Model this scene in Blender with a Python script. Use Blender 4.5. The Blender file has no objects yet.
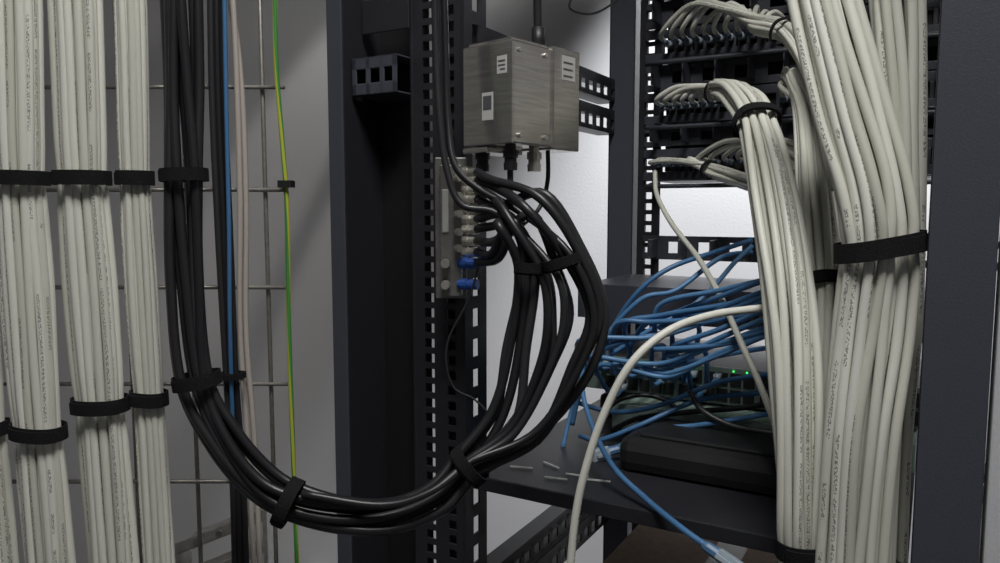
import bpy, math, random
from mathutils import Vector, Matrix
random.seed(7)
# ------------------------------------------------------------------ camera
PITCH=math.radians(5.4); CAMZ=1.5; FPX=750.0
cam_d=bpy.data.cameras.new("camera"); cam=bpy.data.objects.new("camera",cam_d)
bpy.context.collection.objects.link(cam)
cam.location=(0,0,CAMZ); cam.rotation_euler=(math.pi/2-PITCH,0,0)
cam_d.sensor_width=36; cam_d.lens=27; cam_d.clip_start=0.02
bpy.context.scene.camera=cam
FW=Vector((0,math.cos(PITCH),-math.sin(PITCH))); UP=Vector((0,math.sin(PITCH),math.cos(PITCH)))
def ray(px,py): return FW+Vector((1,0,0))*((px-500)/FPX)+UP*((281.5-py)/FPX)
def W(px,py,Y):           # survey measurement -> metres on the vertical plane y=Y
    d=ray(px,py); return Vector((0,0,CAMZ))+d*(Y/d.y)
# rack frame (rack stands turned 30 deg in the room)
TH=math.radians(30); O=Vector((-.035,.75,0)); EU=Vector((math.cos(TH),-math.sin(TH),0)); EV=Vector((math.sin(TH),math.cos(TH),0)); EZ=Vector((0,0,1))
def L(u,v,z): return O+EU*u+EV*v+EZ*z
def RL(px,py,v):
    d=ray(px,py); c=Vector((0,0,CAMZ)); t=((O+EV*v-c).dot(EV))/d.dot(EV); p=c+d*t
    return ((p-O).dot(EU),v,p.z)
# ------------------------------------------------------------------ materials
def newmat(name):
    m=bpy.data.materials.new(name); m.use_nodes=True; nt=m.node_tree
    return m,nt,nt.nodes["Principled BSDF"]
def N(nt,t,**kw):
    n=nt.nodes.new(t)
    for k,v in kw.items(): setattr(n,k,v)
    return n
def simple(name,col,rough=.5,metal=0,bump=0,scale=80,var=.15,spec=.5,stretch=None):
    m,nt,b=newmat(name)
    tc=N(nt,'ShaderNodeTexCoord'); no=N(nt,'ShaderNodeTexNoise'); no.inputs['Scale'].default_value=scale; no.inputs['Detail'].default_value=5
    if stretch:
        mp=N(nt,'ShaderNodeMapping'); mp.inputs['Scale'].default_value=stretch; nt.links.new(tc.outputs['Object'],mp.inputs[0]); nt.links.new(mp.outputs[0],no.inputs['Vector'])
    else: nt.links.new(tc.outputs['Object'],no.inputs['Vector'])
    cr=N(nt,'ShaderNodeValToRGB'); cr.color_ramp.elements[0].position=.3; cr.color_ramp.elements[1].position=.7
    cr.color_ramp.elements[0].color=(*[c*(1-var) for c in col],1); cr.color_ramp.elements[1].color=(*[min(1,c*(1+var)) for c in col],1)
    nt.links.new(no.outputs['Fac'],cr.inputs['Fac']); nt.links.new(cr.outputs['Color'],b.inputs['Base Color'])
    b.inputs['Roughness'].default_value=rough; b.inputs['Metallic'].default_value=metal; b.inputs['Specular IOR Level'].default_value=spec
    if bump:
        bp=N(nt,'ShaderNodeBump'); bp.inputs['Strength'].default_value=bump; bp.inputs['Distance'].default_value=.001
        nt.links.new(no.outputs['Fac'],bp.inputs['Height']); nt.links.new(bp.outputs['Normal'],b.inputs['Normal'])
    return m
def cablemat(name,c0,c1,rough=.45,printed=True,stripe=None):
    m,nt,b=newmat(name)
    at=N(nt,'ShaderNodeAttribute'); at.attribute_name='rnd'
    mx=N(nt,'ShaderNodeMix',data_type='RGBA'); mx.inputs[6].default_value=(*c0,1); mx.inputs[7].default_value=(*c1,1)
    nt.links.new(at.outputs['Fac'],mx.inputs[0]); out=mx.outputs[2]
    uv=N(nt,'ShaderNodeUVMap'); uv.uv_map='UVMap'; sp=N(nt,'ShaderNodeSeparateXYZ'); nt.links.new(uv.outputs[0],sp.inputs[0])
    def M(op,a,bb=None,c=None):
        n=N(nt,'ShaderNodeMath',operation=op)
        for i,x in enumerate((a,bb,c)):
            if x is None: continue
            if isinstance(x,(int,float)): n.inputs[i].default_value=x
            else: nt.links.new(x,n.inputs[i])
        return n.outputs[0]
    if printed:
        band=M('LESS_THAN',M('ABSOLUTE',M('SUBTRACT',sp.outputs['Y'],.5)),.055)
        cb=N(nt,'ShaderNodeCombineXYZ'); nt.links.new(M('MULTIPLY',sp.outputs['X'],700),cb.inputs[0]); nt.links.new(M('MULTIPLY',sp.outputs['Y'],26),cb.inputs[1]); nt.links.new(M('MULTIPLY',at.outputs['Fac'],37),cb.inputs[2])
        n1=N(nt,'ShaderNodeTexNoise'); n1.inputs['Scale'].default_value=1; n1.inputs['Detail'].default_value=0; nt.links.new(cb.outputs[0],n1.inputs['Vector'])
        cb2=N(nt,'ShaderNodeCombineXYZ'); nt.links.new(M('MULTIPLY',sp.outputs['X'],14),cb2.inputs[0]); nt.links.new(M('MULTIPLY',at.outputs['Fac'],91),cb2.inputs[1])
        n2=N(nt,'ShaderNodeTexNoise'); n2.inputs['Scale'].default_value=1; nt.links.new(cb2.outputs[0],n2.inputs['Vector'])
        f=M('MULTIPLY',M('MULTIPLY',band,M('GREATER_THAN',n1.outputs['Fac'],.5)),M('GREATER_THAN',n2.outputs['Fac'],.47))
        f=M('MULTIPLY',f,.7)
        m2=N(nt,'ShaderNodeMix',data_type='RGBA'); nt.links.new(f,m2.inputs[0]); nt.links.new(out,m2.inputs[6]); m2.inputs[7].default_value=(.06,.06,.06,1); out=m2.outputs[2]
    if stripe:
        s=M('GREATER_THAN',M('FRACT',M('ADD',M('MULTIPLY',sp.outputs['Y'],2),M('MULTIPLY',sp.outputs['X'],4))),.55)
        m2=N(nt,'ShaderNodeMix',data_type='RGBA'); nt.links.new(s,m2.inputs[0]); nt.links.new(out,m2.inputs[6]); m2.inputs[7].default_value=(*stripe,1); out=m2.outputs[2]
    nt.links.new(out,b.inputs['Base Color']); b.inputs['Roughness'].default_value=rough
    return m
def emis(name,col,s):
    m,nt,b=newmat(name); b.inputs['Base Color'].default_value=(*col,1); b.inputs['Emission Color'].default_value=(*col,1); b.inputs['Emission Strength'].default_value=s; return m
M_white=cablemat('white_jacket',(.57,.57,.49),(.77,.765,.69))
M_coax=cablemat('black_jacket',(.012,.012,.014),(.03,.03,.033),rough=.38,printed=False)
M_blue=cablemat('blue_jacket',(.05,.15,.32),(.10,.25,.48),rough=.4,printed=False)
M_beige=cablemat('beige_jacket',(.36,.33,.29),(.46,.41,.37),printed=False)
M_gy=cablemat('earth_jacket',(.06,.26,.05),(.06,.26,.05),stripe=(.46,.48,.05),printed=False)
M_velcro=simple('black_velcro',(.010,.010,.011),.95,0,.8,900,.4,.2)
M_rack=simple('black_powder_coat',(.020,.020,.025),.4,0,.2,900,.15)
M_rackgrey=simple('slate_powder_coat',(.060,.063,.080),.38,0,.2,900,.1)
M_panelhaze=simple('panel_satin_black_hazed',(.045,.047,.060),.4,0,.2,700,.15)  # satin black raised and blued, veiling glare put into the colour
M_edge=simple('grey_trim_paint',(.60,.60,.63),.45,0,.1,500,.05)
M_galv=simple('galvanised_steel',(.50,.49,.46),.4,.7,.15,90,.2)
M_wire=simple('zinc_wire',(.33,.31,.28),.4,.7,.1,200,.15)
M_box=simple('brushed_steel',(.66,.63,.59),.25,.93,.25,30,.16,stretch=(1,1,14))
M_dull=simple('dull_zinc',(.27,.265,.25),.42,.6,.2,120,.2)
M_brass=simple('nickel_connector',(.60,.58,.52),.32,.75,0,100,.1)
M_bluecap=simple('blue_cap',(.03,.10,.42),.4)
M_label=simple('paper_label',(.58,.58,.56),.6,0,0,60,.04)
M_ink=simple('dark_ink',(.08,.08,.09),.7)
M_plug=simple('clear_plug',(.35,.42,.48),.25,0,0,50,.05)
M_bootblue=simple('blue_boot',(.08,.17,.32),.4)
M_bootgrey=simple('slate_boot',(.10,.13,.18),.4)
M_green=emis('green_led',(.05,1,.15),1.6)
M_face=simple('switch_fascia',(.16,.21,.19),.4,.2,.1,200,.1)
M_face2=simple('pale_green_fascia',(.33,.43,.38),.45,.1,.1,200,.1)
M_dark=simple('black_plastic',(.012,.012,.013),.45,0,.2,700,.2)
M_port=simple('port_hole',(.004,.004,.004),.7)
M_tie=simple('white_nylon',(.75,.75,.72),.35)
M_card=simple('cardboard',(.30,.21,.14),.85,0,.3,120,.15)
# ------------------------------------------------------------------ mesh builder
class MB:
    def __init__(s): s.v=[];s.f=[];s.m=[];s.uv=[];s.r=[];s.mats=[]
    def mi(s,mat):
        if mat not in s.mats: s.mats.append(mat)
        return s.mats.index(mat)
    def face(s,idx,mat,uvs=None,r=.5):
        s.f.append(idx); s.m.append(s.mi(mat)); s.uv.append(uvs or [(0,0)]*len(idx)); s.r.append(r)
    def hexa(s,c,mat):
        b=len(s.v); s.v+= [tuple(x) for x in c]
        for q in ((0,3,2,1),(4,5,6,7),(0,1,5,4),(1,2,6,5),(2,3,7,6),(3,0,4,7)): s.face([b+i for i in q],mat)
    def obox(s,o,a,bv,c,mat):
        s.hexa([o,o+a,o+a+bv,o+bv,o+c,o+a+c,o+a+bv+c,o+bv+c],mat)
    def rbox(s,u0,u1,v0,v1,z0,z1,mat):
        s.obox(L(u0,v0,z0),EU*(u1-u0),EV*(v1-v0),EZ*(z1-z0),mat)
    def tube(s,pts,r,mat,sides=8,cap=True,rot=None,rnd=None,radii=None):
        n=len(pts); rnd=random.random() if rnd is None else rnd; rot=random.random()*6.28 if rot is None else rot
        T=[(pts[min(i+1,n-1)]-pts[max(i-1,0)]).normalized() for i in range(n)]
        ref=Vector((0,1,0)) if abs(T[0].y)<.9 else Vector((0,0,1))
        nrm=(ref-T[0]*ref.dot(T[0])).normalized(); base=len(s.v); Ls=[0]
        for i in range(n):
            if i: Ls.append(Ls[-1]+(pts[i]-pts[i-1]).length)
            nrm=(nrm-T[i]*nrm.dot(T[i])).normalized(); bi=T[i].cross(nrm); rr=radii[i] if radii else r
            for k in range(sides):
                a=rot+2*math.pi*k/sides; s.v.append(tuple(pts[i]+(nrm*math.cos(a)+bi*math.sin(a))*rr))
        for i in range(n-1):
            for k in range(sides):
                k2=(k+1)%sides; u0,u1=Ls[i],Ls[i+1]; v0,v1=k/sides,(k+1)/sides
                s.face([base+i*sides+k,base+i*sides+k2,base+(i+1)*sides+k2,base+(i+1)*sides+k],mat,[(u0,v0),(u0,v1),(u1,v1),(u1,v0)],rnd)
        if cap:
            s.face([base+k for k in range(sides)][::-1],mat,None,rnd); s.face([base+(n-1)*sides+k for k in range(sides)],mat,None,rnd)
    def build(s,name,parent=None,bevel=0,smooth=False):
        me=bpy.data.meshes.new(name); me.from_pydata(s.v,[],s.f)
        for m in s.mats: me.materials.append(m)
        me.polygons.foreach_set('material_index',s.m)
        uvl=me.uv_layers.new(name='UVMap'); flat=[c for f in s.uv for p in f for c in p]; uvl.data.foreach_set('uv',flat)
        a=me.attributes.new('rnd','FLOAT','FACE'); a.data.foreach_set('value',s.r)
        if smooth: me.polygons.foreach_set('use_smooth',[True]*len(s.f))
        me.update(); o=bpy.data.objects.new(name,me); bpy.context.collection.objects.link(o)
        if bevel:
            b=o.modifiers.new('bevel','BEVEL'); b.width=bevel; b.segments=2; b.limit_method='ANGLE'
        if parent: o.parent=parent
        return o
def empty(name):
    e=bpy.data.objects.new(name,None); bpy.context.collection.objects.link(e); e.empty_display_size=.05; return e
def crom(c,n):
    c=[list(x) for x in c]; out=[]; k=len(c)-1
    for i in range(n):
        t=i/(n-1)*k; j=min(int(t),k-1); f=t-j
        p0=c[j-1] if j>0 else [2*a-b for a,b in zip(c[0],c[1])]
        p1=c[j]; p2=c[j+1]; p3=c[j+2] if j+2<=k else [2*a-b for a,b in zip(c[k],c[k-1])]
        out.append([.5*((2*b)+(-a+d)*f+(2*a-5*b+4*d-e)*f*f+(-a+3*b-3*d+e)*f**3) for a,b,d,e in zip(p0,p1,p2,p3)])
    return out
def curve(ctrl,n=40): return [Vector(p) for p in crom([tuple(v) for v in ctrl],n)]
def pc(lst,n=40): return curve([W(*p) for p in lst],n)
def hexpack(na):
    pts=[]; d=2/na; rows=int(na/ .866)+2
    for j in range(-rows,rows+1):
        y=j*d*.866
        for i in range(-na-1,na+2):
            x=i*d+(d/2 if j%2 else 0)+(0 if na%2 else d/2)
            if x*x+y*y<=(1-d*.42)**2+.001: pts.append((x,y))
    return pts
def frame(T):
    n1=T.cross(Vector((0,1,0))).normalized(); n2=n1.cross(T).normalized(); return n1,n2
def strap(mb,c,T,a,b,w,th=.0014,mat=None,tilt=0,tail=True):
    n1,n2=frame(T); mat=mat or M_velcro; S=36; T2=(T+n1*tilt).normalized(); base=len(mb.v)
    def pt(an,ex):
        ca,sa=math.cos(an),math.sin(an); sx=math.copysign(abs(ca)**.85,ca); sy=math.copysign(abs(sa)**.85,sa); wob=1+.012*math.sin(3*an)
        p=n1*sx*(a+ex)*wob+n2*sy*(b+ex)*wob; return p,T2*(p.dot(n1)*tilt*-1),(n1*ca*b+n2*sa*a).normalized()
    for k in range(S):
        p,sh,nn=pt(2*math.pi*k/S,0)
        for (ww,tt) in ((-w/2,0),(w/2,0),(w/2,th),(-w/2,th)): mb.v.append(tuple(c+p+sh+T*ww+nn*tt))
    for k in range(S):
        k2=(k+1)%S
        for q in range(4):
            q2=(q+1)%4; mb.face([base+k*4+q,base+k*4+q2,base+k2*4+q2,base+k2*4+q],mat)
    if tail:
        base=len(mb.v); K=range(int(S*.62),int(S*.95))
        for k in K:
            p,sh,nn=pt(2*math.pi*k/S,th)
            for (ww,tt) in ((-w*.42,0),(w*.42,0),(w*.42,th),(-w*.42,th)): mb.v.append(tuple(c+p+sh+T*(ww+w*.08)+nn*tt))
        nK=len(K)
        for k in range(nK-1):
            for q in range(4):
                q2=(q+1)%4; mb.face([base+k*4+q,base+k*4+q2,base+(k+1)*4+q2,base+(k+1)*4+q],mat)
        mb.face([base,base+1,base+2,base+3],mat); mb.face([base+(nK-1)*4+i for i in (3,2,1,0)],mat)
def bundle(name,ctrl,na,straps=(),mat=None,n=90,depth=.8,r=None,twist=.5,wander=.5,sides=8,jit=.35,sw=.0125):
    """ctrl (px,py,Y,halfwidth_px)"""
    mat=mat or M_white
    c=[(*W(p[0],p[1],p[2]),p[3]/FPX*p[2]) for p in ctrl]; s=crom(c,n)
    P=[Vector(x[:3]) for x in s]; A=[x[3] for x in s]
    T=[(P[min(i+1,n-1)]-P[max(i-1,0)]).normalized() for i in range(n)]
    amin=sorted(A)[len(A)//3]; rr=r or amin/na*1.0
    mb=MB(); pinch={}
    for stp in straps: pinch[stp[0]]=1
    for (ox,oy) in hexpack(na):
        ph=random.random()*6.28; ph2=random.random()*6.28; pts=[]; f1=random.uniform(2,5); j1=random.uniform(-jit,jit)/na; j2=random.uniform(-jit,jit)/na
        for i in range(n):
            t=i/(n-1); tw=twist*math.sin(t*3.1+.4); x=ox*math.cos(tw)-oy*math.sin(tw)+j1; y=ox*math.sin(tw)+oy*math.cos(tw)+j2
            x+=wander/na*math.sin(ph+t*f1*3)*.6; y+=wander/na*math.cos(ph2+t*f1*2.6)*.6
            k=1
            for q in pinch: k-=.07*math.exp(-((t-q)/.03)**2)
            n1,n2=frame(T[i]); pts.append(P[i]+n1*x*k*(A[i]-rr*.3)+n2*y*k*(A[i]*depth))
        mb.tube(pts,rr,mat,sides)
    o=mb.build(name,smooth=True)
    for k,stp in enumerate(straps):
        t,tilt=stp[0],stp[1]; i=int(round(t*(n-1))); sb=MB(); w=stp[2] if len(stp)>2 else sw
        strap(sb,P[i],T[i],A[i]-rr*.05,A[i]*depth+rr*.35,w,tilt=tilt); sb.build('velcro_strap_%d'%(k+1),parent=o)
    return o
# ------------------------------------------------------------------ room
def wallmat(name,col,rough):
    m,nt,b=newmat(name); tc=N(nt,'ShaderNodeTexCoord'); no=N(nt,'ShaderNodeTexNoise'); no.inputs['Scale'].default_value=180; no.inputs['Detail'].default_value=3
    nt.links.new(tc.outputs['Object'],no.inputs['Vector']); bp=N(nt,'ShaderNodeBump'); bp.inputs['Strength'].default_value=.12; bp.inputs['Distance'].default_value=.002
    nt.links.new(no.outputs['Fac'],bp.inputs['Height']); nt.links.new(bp.outputs['Normal'],b.inputs['Normal'])
    b.inputs['Base Color'].default_value=(*col,1); b.inputs['Roughness'].default_value=rough; return m
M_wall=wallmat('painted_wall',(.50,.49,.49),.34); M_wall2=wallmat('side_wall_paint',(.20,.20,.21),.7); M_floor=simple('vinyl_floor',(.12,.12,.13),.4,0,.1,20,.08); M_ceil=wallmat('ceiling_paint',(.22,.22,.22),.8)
def room(name,a,b,mat):
    mb=MB(); a=Vector(a);b=Vector(b);d=b-a; mb.obox(a,Vector((d.x,0,0)),Vector((0,d.y,0)),Vector((0,0,d.z)),mat); return mb.build(name)
X0,X1,Y0,Y1,H=-1.5,1.7,-1.6,1.75,2.75
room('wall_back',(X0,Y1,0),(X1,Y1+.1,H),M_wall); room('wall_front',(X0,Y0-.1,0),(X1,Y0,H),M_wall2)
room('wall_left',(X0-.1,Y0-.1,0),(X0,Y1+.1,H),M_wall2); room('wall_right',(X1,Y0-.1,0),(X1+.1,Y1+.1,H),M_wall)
room('floor',(X0-.1,Y0-.1,-.1),(X1+.1,Y1+.1,0),M_floor); room('ceiling',(X0-.1,Y0-.1,H),(X1+.1,Y1+.1,H+.1),M_ceil)
room('baseboard_back',(X0,Y1-.015,0),(X1,Y1,.1),M_edge)
# ------------------------------------------------------------------ rack
rack=empty('server_rack')
ZB,ZT=.0,2.2
def perf(mb,o,ex,en,cols,edges,z0,z1,pitch,hh,th,mat,phase=0):
    xs=[edges[0]]+[x for c in cols for x in c]+[edges[1]]
    for i in range(0,len(xs),2): mb.obox(o+ex*xs[i]+EZ*z0,ex*(xs[i+1]-xs[i]),en*th,EZ*(z1-z0),mat)
    z=z0
    while z<z1:
        for c in cols: mb.obox(o+ex*c[0]+EZ*z,ex*(c[1]-c[0]),en*th,EZ*min(pitch-hh,z1-z),mat)
        z+=pitch
mb=MB()
mb.rbox(-.146,-.126,-.035,-.033,ZB,ZT,M_rackgrey)
mb.rbox(-.146,-.144,-.033,.06,ZB,ZT,M_rack)
mb.rbox(-.128,-.126,-.033,.030,ZB,ZT,M_rack)
mb.rbox(-.126,-.062,.028,.030,ZB,ZT,M_dark)
mb.rbox(-.066,-.062,.0,.030,ZB,ZT,M_rack)
mb.build('front_post',rack,bevel=.0012)
mb=MB()
perf(mb,L(-.062,0,0),EU,EV,[(.012,.024),(.040,.050)],(0,.062),ZB,ZT,.0159,.0095,.002,M_rack)
perf(mb,L(-.002,0,0),EV,-EU,[(.018,.030)],(0,.045),ZB,ZT,.0318,.019,.002,M_rack)
mb.rbox(-.062,-.030,.034,.036,ZB,ZT,M_rack)
mb.build('mounting_rail',rack)
mb=MB()
mb.rbox(-.017,.022,.42,.422,ZB,ZT,M_rackgrey); mb.rbox(-.017,-.015,.42,.48,ZB,ZT,M_rack); mb.rbox(-.017,.022,.478,.48,ZB,ZT,M_rack); mb.rbox(.020,.022,.42,.44,ZB,ZT,M_rack)
perf(mb,L(.028,.425,0),EU,EV,[(.011,.021)],(0,.033),ZB,ZT,.0159,.0095,.002,M_rack)
mb.build('rear_post',rack)
mb=MB()
perf(mb,L(.478,.425,0),EU,EV,[(.010,.020)],(0,.032),ZB,ZT,.0159,.0095,.002,M_rack); mb.rbox(.510,.545,.42,.48,ZB,ZT,M_rack)
mb.build('rear_post_far',rack)
def brace(name,z,h):
    mb=MB(); o=L(-.008,.03,0); ln=.40; 
    for (za,zb) in ((0,.006),(h-.006,h)): mb.obox(o+EZ*(z+za),EV*ln,-EU*.002,EZ*(zb-za),M_rack)
    x=0
    while x<ln-.001:
        mb.obox(o+EV*x+EZ*z,EV*min(.010,ln-x),-EU*.002,EZ*h,M_rack); x+=.026
    mb.obox(o+EZ*z-EU*.03,EV*ln,EU*.03,EZ*.002,M_rack); mb.obox(o+EZ*(z+h)-EU*.03,EV*ln,EU*.03,EZ*.002,M_rack)
    mb.obox(o+EZ*(z+h),EV*ln,-EU*.002,EZ*.008,M_rack)
    mb.build(name,rack)
brace('side_brace_1',1.5+.158,.024); brace('side_brace_2',1.5+.112,.026)
brace('side_brace_3',1.5-.435,.024); brace('side_brace_4',1.5-.475,.026)
mb=MB()
mb.rbox(.402,.442,-.05,-.048,ZB,ZT,M_rackgrey); mb.rbox(.402,.404,-.05,0,ZB,ZT,M_rack); mb.rbox(.440,.442,-.05,.02,ZB,ZT,M_rackgrey)
mb.build('front_post_right',rack,bevel=.001)
mb=MB(); mb.rbox(.444,.458,-.056,-.020,ZB,ZT,M_edge); mb.build('door_edge_strip',rack,bevel=.0015)
mb=MB(); mb.rbox(-.146,.545,.03,.42,.0,.05,M_rack); mb.rbox(-.146,.545,-.035,.48,2.2,2.23,M_rack); mb.build('rack_frame_caps',rack)
mb=MB()
z=1.5+.118
for (c,d) in ((z,z+.002),(z+.036,z+.038)): mb.rbox(-.124,-.066,-.022,.028,c,d,M_rackgrey)
for (a,b) in ((-.124,-.118),(-.106,-.100),(-.088,-.082),(-.072,-.066)): mb.rbox(a,b,-.022,-.020,z,z+.038,M_rackgrey)
mb.rbox(-.124,-.066,-.022,-.020,z,z+.012,M_rackgrey); mb.rbox(-.124,-.066,-.022,-.020,z+.026,z+.038,M_rackgrey)
mb.build('post_bracket',rack,bevel=.0008)
mb=MB(); mb.rbox(-.123,-.062,-.006,-.004,z+.065,z+.10,M_rack); mb.build('post_plate',rack,bevel=.001)
# ------------------------------------------------------------------ patch panels
UL=.058
def ppanel(i,dz):
    e=empty('patch_panel'); mb=MB(); z=1.5+dz; v=.418
    mb.rbox(UL-.02,.485,v,v+.002,z,z+.012,M_panelhaze); mb.rbox(UL-.02,.485,v,v+.002,z+.032,z+.044,M_panelhaze)
    mb.rbox(UL,.475,v-.02,v+.08,z-.002,z,M_panelhaze); mb.rbox(UL,.475,v+.04,v+.06,z,z+.044,M_dark)
    for k in range(22): u=UL+.006+k*.0195; mb.rbox(u-.0025,u+.0025,v,v+.002,z+.012,z+.032,M_panelhaze)
    mb.build('panel_body',e,bevel=.0006)
    mb=MB()
    for k in range(21):
        u=UL+.01575+k*.0195; mb.rbox(u-.0065,u+.0065,v+.008,v+.039,z+.013,z+.030,M_port)
    mb.build('panel_ports',e)
    mb=MB()
    a=L(UL,v-.05,z-.010); b=L(.475,v-.05,z-.010)
    mb.tube([a+(b-a)*t/12 for t in range(13)],.003,M_panelhaze)
    for u in (UL+.002,.26,.473): mb.tube([L(u,v-.05,z-.010),L(u,v,z-.001)],.0025,M_panelhaze)
    mb.build('lacing_bar',e,smooth=True)
    return z
PZ=[ppanel(i,d) for i,d in enumerate((.296,.208,.122,.043))]
def cman(z,h,vv=.38):
    mb=MB()
    mb.rbox(UL-.02,.485,.420,.422,z,z+h*.28,M_panelhaze); mb.rbox(UL-.02,.485,.420,.422,z+h*.75,z+h,M_panelhaze)
    for k in range(10): u=UL+.01+k*.043; mb.rbox(u-.009,u+.009,.4195,.421,z,z+h,M_panelhaze); mb.rbox(u-.009,u-.007,vv,.42,z+.004,z+h-.004,M_panelhaze)
    return mb
for (z,h) in ((1.755,.036),(1.668,.036),(1.591,.026)):
    mb=cman(z,h); mb.rbox(UL,.475,.455,.457,z-.01,z+h+.004,M_dark); mb.build('cable_manager',bevel=.0005)
cman(1.43,.034).build('cable_manager',bevel=.0005)
# ------------------------------------------------------------------ patch cable fans
def fan(name,ports,gather,n=44,r=.0031,rise=.03,strapat=None,spread=.010):
    mb=MB(); G=[W(*g) for g in gather]; m=len(ports)
    for i,(u,zz) in enumerate(ports):
        off=Vector((random.uniform(-.5,.5),random.uniform(-1,1),((i/(m-1))-.5)*-1.6+random.uniform(-.4,.4)))*spread
        p0=L(u,.412,zz); p1=L(u+.002,.372,zz+random.uniform(.0,.004)+(rise*.2))
        g0=G[0]+off; pm=p1*.68+g0*.32+EZ*(rise*random.uniform(.75,1.1)*(1-.5*i/m)); pm2=p1*.32+g0*.68+EZ*(rise*random.uniform(.5,.7)*(1-.5*i/m))
        pts=curve([p0,p1,pm,pm2]+[g+off for g in G],n)
        mb.tube(pts,r,M_white,8)
        mb.tube([L(u,.425,zz),L(u,.402,zz)],.0052,M_plug,4,rot=.785); mb.tube([L(u,.402,zz),L(u,.388,zz)],.0040,M_bootgrey,8)
    o=mb.build(name,smooth=True)
    if strapat is not None:
        sb=MB(); k=strapat; T=(G[k+1]-G[max(k-1,0)]).normalized(); strap(sb,G[k],T,spread*1.35,spread*1.35,.007,tail=False); sb.build('velcro_strap_1',o)
    return o
zz=[z+.022 for z in PZ]
P0=UL+.01575
fan('patch_cable_fan',[(P0+.0195*k*.72,zz[1]) for k in range(12)],[(752,23,.93),(784,32,.84),(812,80,.72),(835,180,.62)],strapat=1,rise=.030)
fan('patch_cable_fan',[(P0+.0195*k*.6-.005,zz[2]) for k in range(8)],[(716,92,.98),(738,96,.90),(756,125,.76),(768,200,.70)],strapat=0,rise=.012)
fan('patch_cable_fan',[(P0+.0195*k,zz[2]) for k in range(8,15)],[(785,84,.86),(806,110,.78),(812,200,.70),(818,300,.66)],rise=.02)
fan('patch_cable_fan',[(P0-.012+.0195*k*.55,zz[3]) for k in range(8)],[(710,170,.99),(735,178,.92),(775,196,.80),(800,250,.72)],strapat=0,rise=.004,spread=.008)
fan('patch_cable_fan',[(P0+.0195*k*.9,zz[3]) for k in range(3,12)],[(785,152,.86),(808,172,.78),(816,240,.70),(820,340,.66)],rise=.016)
# ------------------------------------------------------------------ white bundles right
bundle('network_cable_bundle',[(722,90,.84,15),(740,96,.76,19),(757,123,.70,22),(775,200,.63,29),(790,300,.58,30),(797,400,.555,29),(800,500,.545,26),(802,560,.545,25),(804,640,.545,27)],5,
   [(.25,.10,.011),(.858,-.1,.014)],depth=.72,r=.0034)
bundle('network_cable_bundle',[(796,76,.80,11),(808,110,.76,15),(816,180,.68,20),(824,260,.63,24),(828,330,.60,24),(826,450,.585,22),(830,650,.58,22)],5,[(.56,.1,.011)],depth=.7,r=.0034)
bundle('network_cable_bundle',[(812,-60,.58,34),(824,0,.57,37),(852,110,.55,42),(874,190,.535,42),(880,250,.53,42),(873,330,.53,44),(862,430,.525,43),(856,540,.525,42),(852,650,.525,44)],7,
   [(.495,.16,.014)],depth=.68,r=.0037,twist=.25)
bundle('network_cable_bundle',[(892,-60,.60,28),(896,0,.60,28),(902,110,.59,24),(905,230,.58,20),(900,330,.58,22),(888,450,.57,24),(882,650,.57,24)],5,[],depth=.8,r=.0038,twist=.3)
# ------------------------------------------------------------------ white bundles left
def lb(x0,x1,x2,x3,h,ys,na,Y=.62):
    return bundle('network_cable_bundle',[(x0-6,-80,Y,h-1),(x0,0,Y,h-1),(x1,178,Y,h-1.5),((x1+x2)/2-1,290,Y,h),(x2,410,Y,h-1),(x3,563,Y,h),(x3+7,650,Y,h)],na,ys,n=130,depth=.7,wander=.28,jit=.3,twist=.3,sw=.0118)
lb(17,21,37,51,26,[(.336,.0),(.690,-.14)],6)
lb(76,82,101,114,27,[(.335,.0),(.661,-.05)],6)
lb(131,135,150,160,18,[(.333,.0),(.648,-.10)],5,.625)
lb(-44,-38,-20,-6,25,[(.336,0),(.69,.1)],6)
# ------------------------------------------------------------------ wire basket tray
mb=MB(); Yb=.668
for px in (20,80,128,190,268):
    a=W(px,281,Yb); mb.tube([Vector((a.x,Yb,.4)),Vector((a.x,Yb,2.5))],.0020,M_wire,8)
xl=W(-60,281,Yb).x; xr=W(291,281,Yb).x
for py in (-10,88,190,287,383,480,575):
    z=W(290,py,Yb).z; mb.tube([Vector((xl,Yb-.004,z)),Vector((xr,Yb-.004,z))],.0019,M_wire,8)
o=mb.build('wire_basket_tray',smooth=True)
mb=MB()
for z in (.6,2.3):
    mb.obox(Vector((xl,Yb+.004,z)),Vector((xr-xl,0,0)),Vector((0,.02,0)),EZ*.03,M_galv)
    for x in (xl+.05,xr-.05): mb.obox(Vector((x,Yb+.024,z)),Vector((.03,0,0)),Vector((0,Y1-Yb-.024,0)),EZ*.03,M_galv)
mb.build('wall_stand_off',o)
mb=MB(); a=W(175,556,.78); b=W(262,522,.84); d=(b-a)
mb.obox(a,d,Vector((0,.06,0)),EZ*.003,M_galv); mb.obox(a,d,Vector((0,.002,0)),EZ*.014,M_galv); mb.obox(a-EZ*.05,d*.06,Vector((0,.03,0)),EZ*.05,M_galv)
mb.obox(a-EZ*.038+d*.06,d*.94,Vector((0,.05,0)),EZ*.003,M_galv); mb.obox(a-EZ*.038+d*.06,d*.94,Vector((0,.002,0)),EZ*.010,M_galv)
for t in (.25,.5,.75): mb.tube([a+d*t+EZ*.007,a+d*t+Vector((.0,-.004,.007))],.004,M_dull,8)
mb.obox(b-EZ*.055,d*.06,Vector((0,.03,0)),EZ*.07,M_galv)
mb.build('galvanised_bracket',bevel=.001)
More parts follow.
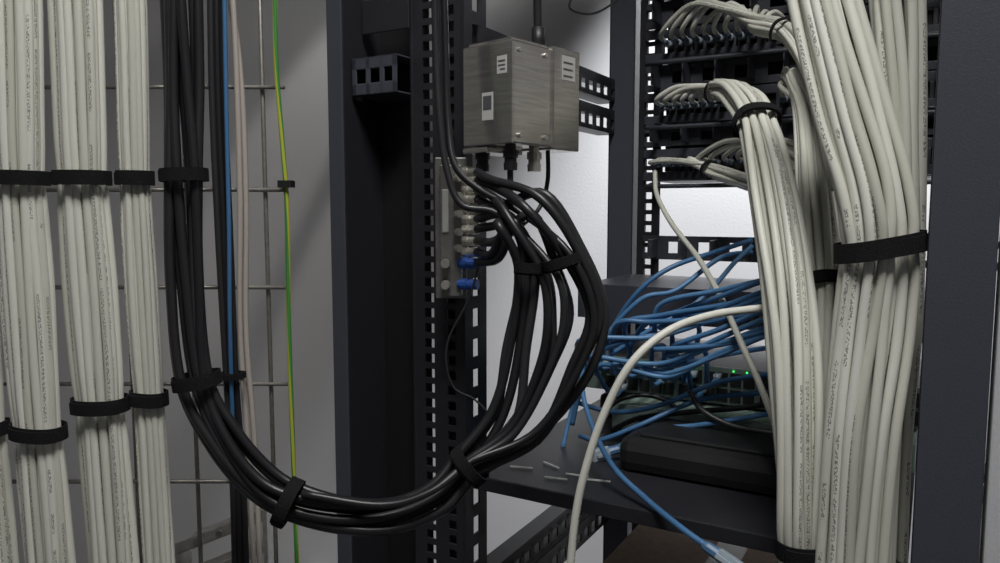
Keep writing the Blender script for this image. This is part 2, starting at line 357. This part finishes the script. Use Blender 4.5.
# ------------------------------------------------------------------ slim vertical runs
def run(name,paths,r,mat,n=60,sides=8):
    mb=MB()
    for p in paths: mb.tube(pc(p,n),r,mat,sides)
    return mb.build(name,smooth=True)
bl=[]
for dx in (-6,0,6): bl.append([(216+dx,-40,.64),(218+dx,90,.64),(224+dx,230,.64),(231+dx*.8,375,.645),(238+dx*.9,480,.65),(242+dx,620,.65)])
o=run('black_cable_run',bl,.0028,M_coax)
sb=MB(); strap(sb,W(233,375,.645),Vector((.02,0,-1)).normalized(),.0098,.006,.005); sb.build('velcro_strap_1',o)
run('blue_network_cable',[[(224,-40,.632),(226,90,.632),(229,230,.632),(230,330,.635),(234,470,.65),(238,620,.655)]],.0019,M_blue)
run('beige_cable_run',[[(230,-40,.655),(236,60,.655),(240,200,.655),(240,330,.655),(248,450,.655),(256,620,.655)],[(224,-40,.66),(240,70,.66),(246,200,.66),(246,330,.66),(255,450,.66),(262,620,.66)]],.0026,M_beige)
o=run('earth_cable',[[(275,-40,.655),(276,60,.655),(283,150,.655),(287,210,.655),(289,330,.655),(293,450,.655),(299,620,.655)]],.0022,M_gy)
mb=MB(); c=W(286,184,.655); mb.obox(c-Vector((.006,.005,.003)),Vector((.012,0,0)),Vector((0,.012,0)),EZ*.006,M_dark); mb.build('cable_clip',o)
# ------------------------------------------------------------------ coax bundle
mb=MB(); rc=.0041
offs=hexpack(4)[:12]
common=[(178,-60,.62),(178,0,.62),(181,90,.62),(184,175,.615),(188,280,.61),(197,380,.605),(222,438,.60),(255,481,.60),(292,503,.60),(345,514,.60),(395,512,.605),(438,496,.61),(470,466,.62)]
grp={'A':[(503,415,.63),(522,350,.635),(530,268,.635),(512,222,.64)],'B':[(530,428,.63),(574,365,.63),(588,312,.63),(564,252,.635),(528,205,.64)],'C':[(514,426,.63),(546,365,.63),(560,315,.63),(550,268,.635),(524,218,.64)]}
endsy=[(172,'B'),(180,'B'),(190,'C'),(199,'B'),(209,'A'),(219,'C'),(229,'A'),(241,'C'),(252,'A'),(263,'A'),(200,'B'),(240,'A')]
SY=.690
for i,(ox,oy) in enumerate(offs):
    ey,g=endsy[i]; a=.0165
    ctrl=[W(*p) for p in common]+[W(*p) for p in grp[g]]
    Tn=len(ctrl); cc=[]
    for k,p in enumerate(ctrl):
        T=(ctrl[min(k+1,Tn-1)]-ctrl[max(k-1,0)]).normalized(); n1,n2=frame(T)
        s=1 if k<len(common) else .95
        ox2=ox+.18*math.sin(k*1.1+i*2.1); oy2=oy+.18*math.cos(k*.9+i)
        if k in (len(common),len(common)+1): ox2+=random.uniform(-.45,.45)
        if k==Tn-1: ox2+=random.uniform(-.5,.6); oy2+=random.uniform(-.7,.4)
        cc.append(p+n1*ox2*a*s+n2*oy2*a*.8*s)
    cc+= [W(random.uniform(492,503),ey+(8 if ey<200 else random.uniform(-8,2)),.668+random.uniform(-.012,.004)),W(477,ey,SY)]
    mb.tube(curve(cc,130),rc,M_coax,8)
def sup(top,g,da):
    P=[W(*p) for p in top]+[W(*p)+Vector((da,-.014,0)) for p in reversed(grp[g][:-1])]+[W(470,462,.605),W(430,492,.59),W(380,505,.585),W(300,496,.58)+Vector((0,.005,0))]
    mb.tube(curve(P,90),.0032,M_coax,8)
sup([(434,-40,.67),(436,50,.67),(440,120,.665),(447,170,.66),(462,205,.655),(500,215,.65)],'C',.002)
sup([(443,-40,.675),(446,60,.675),(448,120,.67),(455,165,.66),(480,190,.655),(520,212,.65)],'B',.003)
o=mb.build('coaxial_cable_bundle',smooth=True)
def st(px,py,Y,dx,dz,a,b,w=.013,tilt=0):
    sb=MB(); strap(sb,W(px,py,Y),Vector((dx,0,dz)).normalized(),a,b,w,tilt=tilt,th=.0012); sb.build('velcro_strap_1',o)
st(184,175,.615,.03,-1,.0172,.0165,.0105); st(197,380,.605,.15,-1,.0176,.0168,.011); st(288,502,.595,1,-.45,.0180,.0195,.011)
st(470,465,.615,.7,.6,.0176,.019,.011); st(530,268,.635,.05,1,.0125,.014,.010); st(560,262,.630,-.3,1,.0160,.018,.010)
run('thin_black_cable',[[(480,262,.69),(468,300,.69),(447,345,.69),(452,385,.69),(475,400,.69),(495,420,.69)]],.0010,M_coax)
run('thin_black_cable',[[(575,-10,.78),(570,8,.78),(590,14,.8),(612,4,.82),(640,-20,.85)]],.0012,M_coax)
# ------------------------------------------------------------------ splitter with F connectors
e=empty('signal_splitter'); mb=MB()
a=W(440,165,.705); b=W(462,296,.705)
mb.obox(Vector((a.x,.700,b.z)),Vector((b.x-a.x,0,0)),Vector((0,.022,0)),EZ*(a.z-b.z),M_dull); mb.obox(Vector((a.x-.006,.718,b.z-.004)),Vector((b.x-a.x+.010,0,0)),Vector((0,.003,0)),EZ*(a.z-b.z+.012),M_dull)
mb.obox(Vector((a.x+.002,.6985,b.z+.060)),Vector((.006,0,0)),Vector((0,.002,0)),EZ*.04,M_label)
mb.build('splitter_body',e,bevel=.0015)
mb=MB()
def conn(p,d,mat,s=1,ln=.02):
    d=d.normalized()
    prof=[(0,.0045),(.004,.0045),(.0041,.0062),(.010,.0062),(.0101,.0050),(.014,.0050),(.0141,.0058),(ln,.0055)]
    mb.tube([p+d*t*s for t,_ in prof],1,mat,12,radii=[r*s for _,r in prof])
for ey in (172,181,190,199,209,219,229,241,252): 
    p=W(461,ey,.705); conn(Vector((p.x,.705,p.z)),Vector((1,-.5,0)),M_brass,.8,.024)
for ey in (263,284):
    p=W(458,ey,.70); conn(Vector((p.x,.70,p.z)),Vector((1,-.3,0)),M_bluecap,.9,.022)
    p=W(446,ey,.70); conn(Vector((p.x,.70,p.z)),Vector((0,-1,0)),M_brass,.7)
for ey in (178,196,214,232,248): p=W(457,ey,.70); conn(Vector((p.x,.70,p.z)),Vector((.3,-1,0)),M_brass,.6)
mb.build('f_connectors',e,smooth=False)
# ------------------------------------------------------------------ metal amplifier box
e=empty('amplifier_box'); mb=MB()
c=W(512,38,.655); c2=W(512,141,.655); z1,z0=c.z,c2.z-.002; cx,cy=c.x,.655
th=math.radians(42); dr=Vector((math.sin(th),math.cos(th),0)); dl=Vector((-math.cos(th),math.sin(th),0)); C=Vector((cx,cy,0))
wr,wl=.092,.060
mb.obox(C+EZ*z0,dr*wr,dl*wl,EZ*(z1-z0),M_box)
mb.build('box_body',e,bevel=.002)
mb=MB()
mb.obox(C+EZ*(z0-.002)+dr*.055-dl*.0025,dr*.0395,dl*(wl+.005),EZ*(z1-z0+.004),M_box)
mb.obox(C+EZ*(z1-.001)+dl*.004+dr*.004,dr*.05,dl*(wl-.008),EZ*.004,M_box)
mb.obox(C+EZ*(z0-.006)+dl*.03,dr*.05,dl*.03,EZ*.005,M_box)
mb.build('box_lid',e,bevel=.001)
mb=MB()
def lab(o,ex,w,z,h,nrm,mat,th=.0004): mb.obox(o+EZ*z,ex*w,nrm*th,EZ*h,mat)
lab(C+dl*.006,dl,.011,z1-.028,.015,-dr,M_label); lab(C+dl*.0075,dl,.008,z1-.018,.0014,-dr,M_ink,.0006); lab(C+dl*.0075,dl,.008,z1-.0215,.0012,-dr,M_ink,.0006); lab(C+dl*.0075,dl,.006,z1-.025,.0012,-dr,M_ink,.0006)
lab(C+dl*.022,dl,.013,z0+.022,.024,-dr,M_label); lab(C+dl*.0235,dl,.010,z0+.031,.012,-dr,M_ink,.0006)
lab(C+dr*.066-dl*.003,dr,.020,z0+.062,.022,-dl,M_label)
for q in range(3): lab(C+dr*.068-dl*.003,dr,.014,z0+.065+q*.006,.0016,-dl,M_ink,.0006)
mb.build('box_labels',e)
mb=MB()
for (t,l) in ((.012,.012),(.012,.046),(.045,.012)):
    p=C+dr*t+dl*l+EZ*z0; conn(p,Vector((0,0,-1)),M_brass if t>.02 else M_dark,1.1)
for t in (.01,.045,.08):
    for zq in (z0+.008,z1-.008):
        mb.tube([C+dr*t-dl*.0002+EZ*zq,C+dr*t-dl*.002+EZ*zq],.0022,M_brass,10)
mb.build('box_connectors',e)
q=C+dr*.075+dl*.02
mb=MB(); mb.tube(curve([q+EZ*(z0+.004),q+EZ*(z0-.03),q+EZ*(z0-.055)-dr*.012,q+EZ*(z0-.07)-dr*.035,],20),.0022,M_coax)
mb.tube(curve([C+dr*.012+dl*.012+EZ*(z0-.015),C+dr*.012+dl*.014+EZ*(z0-.05),W(497,200,.66),W(515,235,.65)],20),.0028,M_coax)
mb.tube(curve([q-dr*.015+EZ*(z1-.004),q-dr*.016+EZ*(z1+.03),q-dr*.02+EZ*(z1+.15)],20),.004,M_coax)
mb.tube([q-dr*.015+EZ*(z1),q-dr*.015+EZ*(z1+.022)],.0065,M_dark,12)
mb.build('box_leads',e,smooth=True)
# ------------------------------------------------------------------ rack appliance (dark, wide)
e=empty('rack_server'); mb=MB(); zt=W(578,283,.957).z
mb.rbox(.02,.44,.24,.415,zt-.040,zt,M_panelhaze); mb.build('chassis',e,bevel=.0015)
mb=MB()
mb.rbox(.018,.442,.236,.240,zt-.042,zt+.001,M_panelhaze)
for k in range(26): u=.20+k*.0085; mb.rbox(u,u+.0055,.2345,.237,zt-.034,zt-.010,M_port)
mb.build('fascia',e,bevel=.0005)
e=empty('network_switch'); mb=MB(); zs=W(590,352,.955).z
mb.rbox(.015,.44,.245,.415,zs-.044,zs,M_dark); mb.rbox(.012,.443,.242,.246,zs-.044,zs,M_face); mb.build('chassis',e,bevel=.001)
mb=MB()
for row in range(2):
    for k in range(24):
        u=.055+k*.0150+(k//6)*.004; mb.rbox(u,u+.0125,.2405,.243,zs-.021-row*.019,zs-.006-row*.019,M_port)
mb.build('ports',e)
mb=MB()
for k in range(24):
    if random.random()<.5:
        u=.058+k*.0150+(k//6)*.004; mb.rbox(u,u+.0014,.2395,.243,zs-.0040,zs-.0026,M_green)
for k in range(5): mb.rbox(.022+k*.006,.0236+k*.006,.2395,.243,zs-.014,zs-.0125,M_green)
mb.build('status_leds',e)
e=empty('media_converter'); mb=MB()
mb.rbox(.08,.40,.20,.36,zs-.078,zs-.048,M_face2); mb.build('chassis',e,bevel=.001)
mb=MB()
for k in range(5): u=.115+k*.016; mb.rbox(u,u+.012,.1985,.201,zs-.070,zs-.058,M_port)
for k in range(12): u=.24+k*.011; mb.rbox(u,u+.004,.1985,.201,zs-.072,zs-.054,M_ink)
mb.build('ports',e)
# ------------------------------------------------------------------ shelf
e=empty('rack_shelf'); mb=MB(); zsh=W(475,474,.75).z
mb.rbox(.0,.40,.002,.41,zsh-.002,zsh,M_rack); mb.rbox(.0,.40,.0,.002,zsh-.014,zsh,M_rack)
mb.rbox(.0,.002,.002,.41,zsh-.014,zsh,M_rack); mb.rbox(.398,.40,.002,.41,zsh-.014,zsh,M_rack)
mb.build('shelf_tray',e,bevel=.0008)
e=empty('power_supply_unit'); mb=MB()
mb.rbox(.13,.39,.085,.19,zsh,zsh+.036,M_dark); mb.build('housing',e,bevel=.012)
mb=MB(); mb.rbox(.15,.37,.10,.17,zsh+.035,zsh+.040,M_dark); mb.build('housing_top',e,bevel=.002)
e2=MB(); e2.rbox(.03,.12,.28,.38,zsh,zsh+.028,M_dark); e2.build('power_adapter',bevel=.006)
mb=MB()
for (u,v,a) in ((.03,.04,.3),(.055,.07,-.4),(.075,.03,.2),(.09,.05,.1),(.115,.045,.25)):
    p=L(u,v,zsh+.001); d=EU*math.cos(a)+EV*math.sin(a); mb.obox(p,d*.024,d.cross(EZ)*.002,EZ*.0012,M_tie)
mb.build('cable_tie_offcuts')
run('black_power_cable',[[(690,392,.80),(702,410,.78),(730,425,.76),(765,432,.74),(800,436,.72)],[(612,430,.86),(640,418,.84),(690,412,.82),(740,408,.80),(790,400,.78)]],.0032,M_coax)
run('black_power_cable',[[(600,432,.87),(612,405,.87),(640,395,.87),(668,402,.86),(690,425,.85)]],.0028,M_coax)
e=MB(); e.rbox(.0,.40,.01,.41,.90,.902,M_rack); e.rbox(.0,.40,.008,.010,.888,.902,M_rack); e.build('lower_shelf')
mb=MB(); zc=W(610,566,.80).z; mb.rbox(.10,.33,.10,.36,.903,zc,M_card); mb.rbox(.20,.235,.099,.361,zc-.03,zc+.0006,M_beige); mb.build('cardboard_box',bevel=.002)
# ------------------------------------------------------------------ blue patch cables
mb=MB()
def bluec(p,r=.0028): mb.tube(pc(p,50),r,M_blue,8)
for k in range(15):
    y0=random.uniform(285,350); yp=random.uniform(350,388); xp=random.uniform(585,720); b=random.uniform(-14,14)
    u=RL(xp,yp,.24); Q0=L(u[0],.24,min(max(u[2],zs-.036),zs-.01)); Q1=L(u[0]-.002,.20,Q0.z+random.uniform(-.004,.004))
    ctrl=[Q0,Q1,W(xp-15+random.uniform(-15,20),(yp+y0)/2+b,.80),W(660+random.uniform(-10,20),y0+18+b,.78),W(720,y0+5,.74),W(775,y0-14+random.uniform(-10,10),.70),W(830,y0-25,.68)]
    mb.tube(curve(ctrl,50),.0028,M_blue,8)
    mb.tube([L(u[0],.244,Q0.z),L(u[0],.228,Q0.z)],.0050,M_plug,4,rot=.785)
bluec([(752,240,.86),(715,252,.85),(670,268,.84),(638,292,.84),(612,330,.86),(596,375,.88)])
bluec([(752,252,.86),(720,258,.85),(676,290,.84),(640,300,.84),(600,345,.86),(575,400,.86),(562,450,.84)])
bluec([(752,246,.85),(735,262,.84),(700,300,.82),(650,330,.82),(610,355,.84)])
bluec([(590,330,.86),(582,380,.80),(590,420,.76),(612,465,.70),(645,498,.66),(680,527,.62),(705,545,.60)])
bluec([(790,372,.76),(720,382,.80),(660,405,.82),(615,412,.84),(575,402,.86),(560,398,.88)])
bluec([(790,345,.76),(740,352,.79),(690,362,.80),(640,372,.81),(600,365,.84),(580,395,.85),(572,425,.85)])
bluec([(780,412,.74),(700,425,.78),(650,430,.80),(620,446,.82),(600,450,.83)])
bluec([(770,392,.76),(700,400,.80),(640,425,.80),(600,440,.81),(580,436,.84)])
mb.build('blue_patch_cables',smooth=True)
def rj45(name,p,d):
    mb=MB(); d=d.normalized(); s=d.cross(Vector((0,1,0))).normalized(); t=s.cross(d)
    mb.tube([p,p+d*.004,p+d*.016],1,M_bootblue,8,radii=[.0034,.0048,.0050]); q=p+d*.014
    mb.obox(q-s*.0058-t*.004,s*.0116,t*.008,d*.021,M_plug)
    mb.obox(q-s*.002-t*.0065,s*.004,t*.002,d*.014,M_plug)
    mb.obox(q+d*.0195-s*.005-t*.0045,s*.010,t*.002,d*.0017,M_brass)
    mb.build(name,bevel=.0005)
rj45('ethernet_plug',W(703,544,.60),W(720,556,.59)-W(703,544,.60))
rj45('ethernet_plug',W(600,450,.83),W(585,456,.83)-W(600,450,.83)); rj45('ethernet_plug',W(622,448,.79),W(608,452,.79)-W(622,448,.79))
# ------------------------------------------------------------------ loose white cables
run('white_network_cable',[[(792,305,.62),(755,309,.60),(712,315,.59),(670,330,.58),(634,360,.57),(608,405,.57),(588,460,.57),(575,520,.57),(566,620,.57)]],.0033,M_white)
run('white_network_cable',[[(655,172,1.02),(657,195,.98),(672,224,.92),(698,258,.84),(722,300,.75),(742,345,.70),(760,385,.67),(785,450,.62)]],.0032,M_white)
# conduit fitting at right
e=empty('wall_conduit'); mb=MB()
xx=W(990,480,.70).x
mb.tube([Vector((xx+.01,.72,0)),Vector((xx+.01,.72,1.15)),Vector((xx+.01,.72,1.262))],.012,M_label,14); mb.build('conduit_pipe',e,smooth=True)
mb=MB(); a=W(978,470,.62); mb.obox(a-EZ*.012,Vector((.05,0,0)),Vector((0,.03,0)),EZ*.008,M_dark); mb.obox(a-EZ*.03,Vector((.05,0,0)),Vector((0,.03,0)),EZ*.006,M_dark)
mb.tube([a+Vector((.004,0,-.035)),a+Vector((.02,0,-.045)),a+Vector((.05,0,-.05))],.006,M_label,10); mb.build('conduit_clamp',e,bevel=.001)
# ------------------------------------------------------------------ lights
def area(name,loc,size,power,rot=(0,0,0),col=(1,1,1),sy=None):
    l=bpy.data.lights.new(name,'AREA'); l.energy=power; l.size=size; l.color=col
    if sy: l.shape='RECTANGLE'; l.size_y=sy
    o=bpy.data.objects.new(name,l); bpy.context.collection.objects.link(o); o.location=loc; o.rotation_euler=rot; return o
def spot(name,loc,target,power,ang,blend,rad,col):
    l=bpy.data.lights.new(name,'SPOT'); l.energy=power; l.spot_size=math.radians(ang); l.spot_blend=blend; l.shadow_soft_size=rad; l.color=col
    o=bpy.data.objects.new(name,l); bpy.context.collection.objects.link(o); o.location=loc
    o.rotation_euler=(Vector(target)-Vector(loc)).to_track_quat('-Z','Y').to_euler(); return o
M_panel=emis('luminaire',(1,1,1),2)
def lumin(x,y,w,d,p,col=(1,1,1)):
    mb=MB(); mb.obox(Vector((x-w/2,y-d/2,H-.03)),Vector((w,0,0)),Vector((0,d,0)),EZ*.03,M_panel); mb.build('ceiling_light'); area('ceiling_lamp',(x,y,H-.04),w,p,col=col,sy=d)
def unseen_spot(x,y,target,p,ang,blend,col):
    mb=MB(); mb.tube([Vector((x,y,H)),Vector((x,y,H-.02)),Vector((x,y,H-.05))],.06,M_edge,24); mb.build('unseen_spot_housing',smooth=False); spot('unseen_spot_lamp',(x,y,H-.07),target,p,ang,blend,.02,col)
unseen_spot(.75,1.45,(.72,1.66,1.3),420,72,.65,(.93,.96,1))
unseen_spot(.12,1.50,(-.50,1.75,1.62),42,11,.6,(1,.98,.95))  # added spot and housing, no known fixture; lays the upper wall streak
unseen_spot(.05,1.52,(-.42,1.75,1.22),55,9,.6,(1,.98,.95))  # likewise added, for the lower diagonal streak on the left wall
lumin(.05,-.02,.45,.45,18,(1,.995,.97))
w=bpy.data.worlds.new('world'); bpy.context.scene.world=w; w.use_nodes=True; w.node_tree.nodes['Background'].inputs[0].default_value=(.5,.5,.55,1); w.node_tree.nodes['Background'].inputs[1].default_value=.3
vs=bpy.context.scene.view_settings; vs.view_transform='Standard'; vs.gamma=1.05
